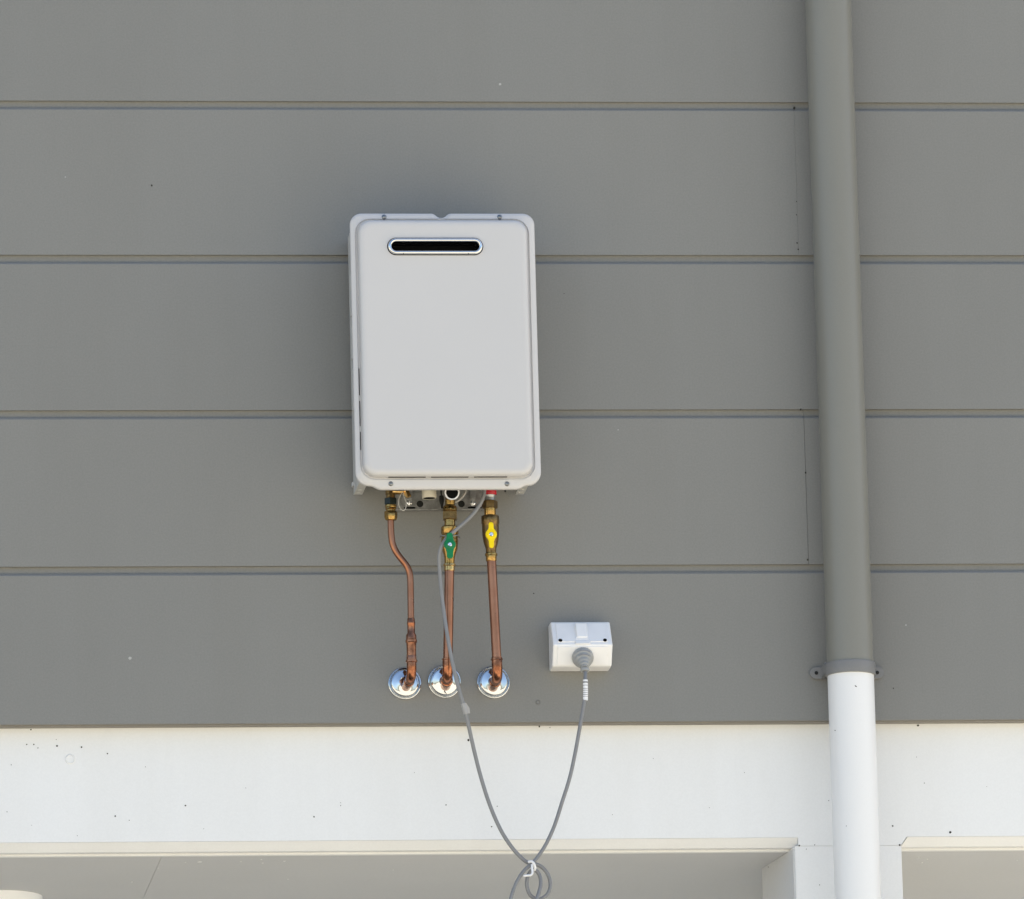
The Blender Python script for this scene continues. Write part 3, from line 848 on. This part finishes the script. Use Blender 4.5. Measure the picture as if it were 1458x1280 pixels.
# --- right pipe with the yellow valve
rp0 = (-0.0518, 0.0000, 4.8442)
cp = thing('copper_pipe', 'straight copper pipe with a yellow valve handle and red collar', 'pipe', rp0, 'copper pipes under the heater')
A, B = (-0.0584, -0.0950, 5.2079), (-0.0584, -0.0950, 5.0712)
col = vlathe('red_collar', [(0.0118, ZT - 0.02), (0.0132, 5.2161), (0.0138, 5.2031), (0.0126, 5.2010), (0.0100, 5.2007)], A, B, 'red', cp, 12)
vlathe('grey_washer', [(0.0112, 5.2012), (0.0118, 5.2002), (0.0108, 5.1962), (0.0100, 5.1955), (0.0100, 5.1898)], A, B, 'zinc', cp, 26)
hexnut('union_nut', 0.0148, 5.1898, 5.1748, A, B, 'brass_dull', cp, 0.05)
vlathe('valve_neck', [(0.0112, 5.1750), (0.0112, 5.1614), (0.0104, 5.1600)], A, B, 'brass', cp, 24)
valve = vlathe('valve', [(0.0158, 5.1605), (0.0170, 5.1586), (0.0172, 5.1456), (0.0160, 5.1436), (0.0162, 5.1368), (0.0158, 5.1231),
       (0.0140, 5.1094), (0.0112, 5.0999), (0.0100, 5.0972), (0.0100, 5.0876)], A, B, 'brass_dull', cp, 24, 0.3)
vlathe('press_ring', [(0.0100, 5.0883), (0.0120, 5.0869), (0.0120, 5.0835), (0.0104, 5.0819), (0.0102, 5.0733), (0.0094, 5.0722)], A, B, 'brass', cp, 26)
handle(-0.0621, 5.1398, 5.1159, 5.0894, 0.0047, 0.0109, 0.0047, YH, 'yellow', valve)
corner = (-0.0521, -0.0950, 4.8494)
tube('tube', [(-0.0580, -0.0950, 5.0740), (-0.0549, -0.0950, 4.9622), (-0.0526, -0.0950, 4.8739)], 0.0090, 'copper', cp, 22)
pth = [Vector((-0.0528, -0.0950, 4.8861))] + elbow_path(corner, rp0, (-0.0549, -0.0950, 4.9622), 0.022) + [Vector(rp0)]
tube('elbow', pth, [0.0102] * (len(pth) - 1) + [0.0096], 'copper_fit', cp, 22)
uu = (Vector((-0.0549, -0.0950, 4.9622)) - Vector(corner)).normalized()
lathe('elbow_ring', [(0.0100, 0), (0.0116, 0.0008), (0.0116, 0.003), (0.0100, 0.0038)], (-0.0527, -0.0950, 4.8800), uu, 'copper_fit', cp, 24)
dirw = (Vector(rp0) - Vector(corner)).normalized()
lathe('elbow_ring', [(0.0100, 0), (0.0112, 0.001), (0.0112, 0.008), (0.0100, 0.009)], Vector(corner) + dirw * 0.038, dirw, 'copper_fit', cp, 24)

# ------------------------------------------------------------------ chrome wall plates round the pipe stubs
def wall_plate(label, c, tilt):
    t = thing('wall_plate', label, 'pipe flange', c, 'chrome wall plates behind the copper pipes')
    ax = Vector((tilt[0], -1, tilt[1]))
    lathe('rim', [(0.0316, -0.001), (0.0318, 0.0030), (0.0311, 0.0046), (0.0299, 0.0050), (0.0290, 0.0040), (0.0285, 0.0020), (0.0278, 0.0014)], c, ax, 'chrome', t, 56, 0, 60)
    lathe('dome', [(0.0279, 0.0010), (0.0272, 0.0060), (0.0262, 0.0088), (0.0246, 0.0102), (0.0232, 0.0106), (0.0200, 0.0110), (0.0150, 0.0118), (0.0112, 0.0128), (0.0108, 0.006)], c, ax, 'chrome', t, 56, 0, 60)
wall_plate('chrome wall plate round the foot of the thin S bend pipe', (-0.2198, -0.0005, 4.8538), (-0.03, 0.03))
wall_plate('chrome wall plate crossed by the grey cord, under the green valve', (-0.1438, -0.0005, 4.8569), (0.03, -0.05))
wall_plate('chrome wall plate at the foot of the yellow valve pipe', (-0.0495, -0.0005, 4.8550), (0.0, 0.02))

# ------------------------------------------------------------------ power outlet
OX0, OX1 = 0.0586, 0.1731
zt, zr, zb1, zb2 = 4.9656, 4.9143, 4.8770, 4.8760
out = thing('power_outlet', 'white weatherproof power outlet with a grey plug in its lower face', 'power outlet', ((OX0 + OX1) / 2, 0, zb2))
sec = [(-0.0005, zt), (-0.036, zt), (-0.072, zr), (-0.046, zb1), (-0.0005, zb2)]
prism_x('housing', sec, OX0, OX1, 'outlet', out, 0.0032, 3, 40)
U = Vector((1, 0, 0))
def face_axes(a, b):
    v = (Vector((0, *a)) - Vector((0, *b))).normalized()        # up along the face
    n = U.cross(v)
    if n.y > 0:
        n = -n
    return v, n
vu, nu = face_axes(sec[1], sec[2])
cu_ = Vector(((OX0 + OX1) / 2, (sec[1][0] + sec[2][0]) / 2, (sec[1][1] + sec[2][1]) / 2))
Lu = (Vector(sec[1]) - Vector(sec[2])).length
pl = obox('face_plate', cu_ + nu * 0.0003 + vu * 0.001, U, vu, nu, (OX1 - OX0) * 0.84, Lu * 0.80, 0.003, 'outlet', out, 0.0008)
vl, nl = face_axes(sec[2], sec[3])
cl_ = Vector(((OX0 + OX1) / 2, (sec[2][0] + sec[3][0]) / 2, (sec[2][1] + sec[3][1]) / 2))
Ll = (Vector(sec[2]) - Vector(sec[3])).length
obox('face_plate', cl_ + nl * 0.0003, U, vl, nl, (OX1 - OX0) * 0.84, Ll * 0.84, 0.003, 'outlet', out, 0.0008)
obox('rocker_surround', cu_ + nu * 0.002 + vu * 0.0022, U, vu, nu, 0.0265, Lu * 0.66, 0.0016, 'outlet', out, 0.0007)
nr = (nu * 0.75 + Vector((0, -1, 0)) * 0.25).normalized()
vr = nr.cross(U) if nr.cross(U).z > 0 else U.cross(nr)
obox('rocker', cu_ + nu * 0.0046 + vu * 0.0022 - U * 0.0003, U, vr, nr, 0.0222, Lu * 0.56, 0.0062, 'outlet', out, 0.0026, 3)
obox('rocker_foot', cu_ + nu * 0.0016 - vu * Lu * 0.42, U, vu, nu, 0.0285, Lu * 0.14, 0.003, 'outlet', out, 0.0012)
for px in (0.0733, 0.1589):
    lathe('screw_hole', [(0.0038, 0.0), (0.0036, 0.0012), (0.0031, 0.0004), (0.0, 0.0002)], Vector((px, cu_.y, cu_.z)) + nu * 0.0016 - vu * Lu * 0.335, nu, 'black', pl, 18)

# ------------------------------------------------------------------ power cord with its plug
pc = Vector((0.1159, cl_.y, cl_.z)) + nl * 0.0012 - vl * 0.001
cord_t = thing('electrical_cable', 'grey power cord looping from the heater down and up to the outlet', 'power cord', (pc.x, pc.y, pc.z))
axp = Vector((0.01, -0.72, -0.70)).normalized()
plug = lathe('plug', [(0.0200, -0.001), (0.0206, 0.001), (0.0206, 0.0075), (0.0198, 0.0100), (0.0180, 0.0112), (0.0172, 0.0118), (0.0168, 0.0165), (0.0158, 0.0185), (0.0134, 0.0196), (0.0128, 0.0205), (0.0124, 0.0255),
      (0.0112, 0.0275), (0.0098, 0.0285), (0.0094, 0.0330), (0.0086, 0.0345), (0.0068, 0.0352), (0.0060, 0.0400), (0.0, 0.0402)], pc, axp, 'plug', cord_t, 36, 0, 40)
tip = pc + axp * 0.040
lathe('strain_ring', [(0.0052, -0.002), (0.0082, -0.0008), (0.0088, 0.002), (0.0082, 0.0046), (0.0056, 0.0052), (0.0045, 0.003)], tip + Vector((0, 0, -0.0025)), (axp * 0.4 + Vector((0, 0.0, -1))).normalized(), 'plug', plug, 24)
for h in (0.0090, 0.0180):
    u_, v_, d_ = frame_of(axp)
    bm = bmesh.new()
    q = []
    rr_ = 0.0200 if h < 0.01 else 0.0165
    for i in range(9):
        a_ = math.radians(50 + 80 * i / 8)
        q.append(pc + axp * (h + 0.0002) + (Vector((1, 0, 0)) * math.cos(a_) + (Vector((0, 0, 1)) - axp * axp.z).normalized() * math.sin(a_)) * rr_)
    add_tube(bm, q, 0.0007, 6)
    finish('moulded_mark', bm, 'print', plug)
CRAD = 0.0037
path = [(-0.0701, -0.1180, 5.2167), (-0.0712, -0.1200, 5.2067), (-0.0731, -0.1220, 5.1940), (-0.0797, -0.1240, 5.1786), (-0.0924, -0.1250, 5.1607), (-0.1091, -0.1265, 5.1434), (-0.1270, -0.1275, 5.1282), (-0.1409, -0.1285, 5.1165), (-0.1512, -0.1285, 5.1043), (-0.1580, -0.1260, 5.0912), (-0.1609, -0.1220, 5.0756),
        (-0.1604, -0.1180, 5.0506), (-0.1581, -0.1160, 5.0156), (-0.1544, -0.1160, 4.9748), (-0.1487, -0.1200, 4.9238), (-0.1402, -0.1220, 4.8691), (-0.1306, -0.1220, 4.8244), (-0.1210, -0.1180, 4.7899), (-0.1131, -0.1120, 4.7585), (-0.1028, -0.1050, 4.7110),
        (-0.0902, -0.1000, 4.6578), (-0.0740, -0.0980, 4.6027), (-0.0550, -0.0970, 4.5556), (-0.0358, -0.0970, 4.5231), (-0.0175, -0.0960, 4.5016), (-0.0028, -0.0940, 4.4904), (0.0123, -0.0900, 4.4883), (0.0257, -0.0880, 4.4811), (0.0360, -0.0880, 4.4662),
        (0.0389, -0.0880, 4.4473), (0.0315, -0.0900, 4.4296), (0.0156, -0.0920, 4.4206), (-0.0000, -0.0960, 4.4275), (-0.0071, -0.0980, 4.4460), (-0.0039, -0.0980, 4.4648), (0.0039, -0.0960, 4.4759), (0.0114, -0.0950, 4.4753), (0.0183, -0.0960, 4.4650),
        (0.0192, -0.1000, 4.4482), (0.0136, -0.1060, 4.4284), (0.0023, -0.1120, 4.4046), (-0.0187, -0.1160, 4.3853), (-0.0362, -0.1180, 4.3905), (-0.0409, -0.1180, 4.4120), (-0.0341, -0.1160, 4.4365), (-0.0232, -0.1130, 4.4584), (-0.0103, -0.1090, 4.4751), (0.0038, -0.1060, 4.4876),
        (0.0179, -0.1030, 4.5042), (0.0335, -0.1010, 4.5287), (0.0493, -0.1000, 4.5625), (0.0638, -0.1000, 4.6042), (0.0798, -0.1000, 4.6514), (0.0918, -0.1000, 4.7000), (0.1019, -0.1000, 4.7487), (0.1096, -0.1000, 4.7866), (0.1141, -0.1000, 4.8110), (0.1149, -0.0995, 4.8356)]
path = [Vector(q) for q in path]
path += [Vector((tip.x + 0.0006, tip.y - 0.0015, tip.z - 0.006)), tip - axp * 0.004]
tube('cord', path, CRAD, 'cord', cord_t, 12, 6)
# printed sleeve below the plug
sl = [(0.1151, -0.0995, 4.8410), (0.1151, -0.0997, 4.8314), (0.1148, -0.1000, 4.8178), (0.1141, -0.1000, 4.8015)]
tag = tube('printed_sleeve', sl, 0.0048, 'tie', cord_t, 14, 3)
for a, b in (((0.1151, -0.0997, 4.8374), (0.1150, -0.0997, 4.8347)), ((0.1150, -0.0998, 4.8306), (0.1150, -0.0998, 4.8295)), ((0.1148, -0.0999, 4.8243), (0.1148, -0.0999, 4.8233)), ((0.1147, -0.1000, 4.8205), (0.1147, -0.1000, 4.8196)),
             ((0.1146, -0.1000, 4.8162), (0.1146, -0.1000, 4.8152)), ((0.1145, -0.1000, 4.8124), (0.1145, -0.1000, 4.8113)), ((0.1144, -0.1000, 4.8089), (0.1144, -0.1000, 4.8080))):
    tube('print_band', [a, b], 0.00495, 'print', tag, 14)
# tape flag half way down the left strand
bm = bmesh.new()
tp = [Vector((-0.1225, -0.1215, 4.7946)), Vector((-0.1159, -0.1215, 4.7932)), Vector((-0.1099, -0.1200, 4.7840)), Vector((-0.1089, -0.1180, 4.7742)), Vector((-0.1146, -0.1180, 4.7743))]
a_ = [bm.verts.new(q) for q in tp]
b_ = [bm.verts.new(q + Vector((0, 0.0016, 0))) for q in tp]
bm.faces.new(a_)
bm.faces.new(b_[::-1])
for i in range(len(tp)):
    j = (i + 1) % len(tp)
    bm.faces.new((a_[i], b_[i], b_[j], a_[j]))
finish('tape_flag', bm, 'tape', cord_t, 20)
tube('tape_wrap', [(-0.1220, -0.1185, 4.7932), (-0.1190, -0.1170, 4.7833), (-0.1166, -0.1150, 4.7735)], 0.0046, 'tape', cord_t, 14)
# white tie
tube('cord_tie', [(-0.0042, -0.1120, 4.4887), (0.0007, -0.1155, 4.4894), (0.0052, -0.1165, 4.4852), (0.0076, -0.1150, 4.4780), (0.0070, -0.1100, 4.4741), (0.0062, -0.0880, 4.4785), (0.0009, -0.0840, 4.4873), (-0.0012, -0.0920, 4.4927)], 0.0026, 'tie', cord_t, 10, 5)
tube('tie_tail', [(0.0015, -0.1165, 4.4832), (0.0012, -0.1190, 4.4747), (0.0018, -0.1205, 4.4664), (-0.0015, -0.1210, 4.4623), (-0.0087, -0.1215, 4.4614), (-0.0157, -0.1220, 4.4606)], 0.0021, 'tie', cord_t, 10, 4)

# ------------------------------------------------------------------ ceiling light in the recess
lc = (-0.9695, 0.545, ZS + 0.0004)
lt = thing('ceiling_light', 'white round light on the grey ceiling of the left recess', 'ceiling light', lc)
lathe('base', [(0.088, 0.0), (0.088, 0.022), (0.086, 0.027), (0.080, 0.028)], lc, (0, 0, -1), 'lamp', lt, 48)
lathe('diffuser', [(0.082, 0.026), (0.080, 0.031), (0.070, 0.035), (0.045, 0.0375), (0, 0.0385)], lc, (0, 0, -1), 'lamp', lt, 48)
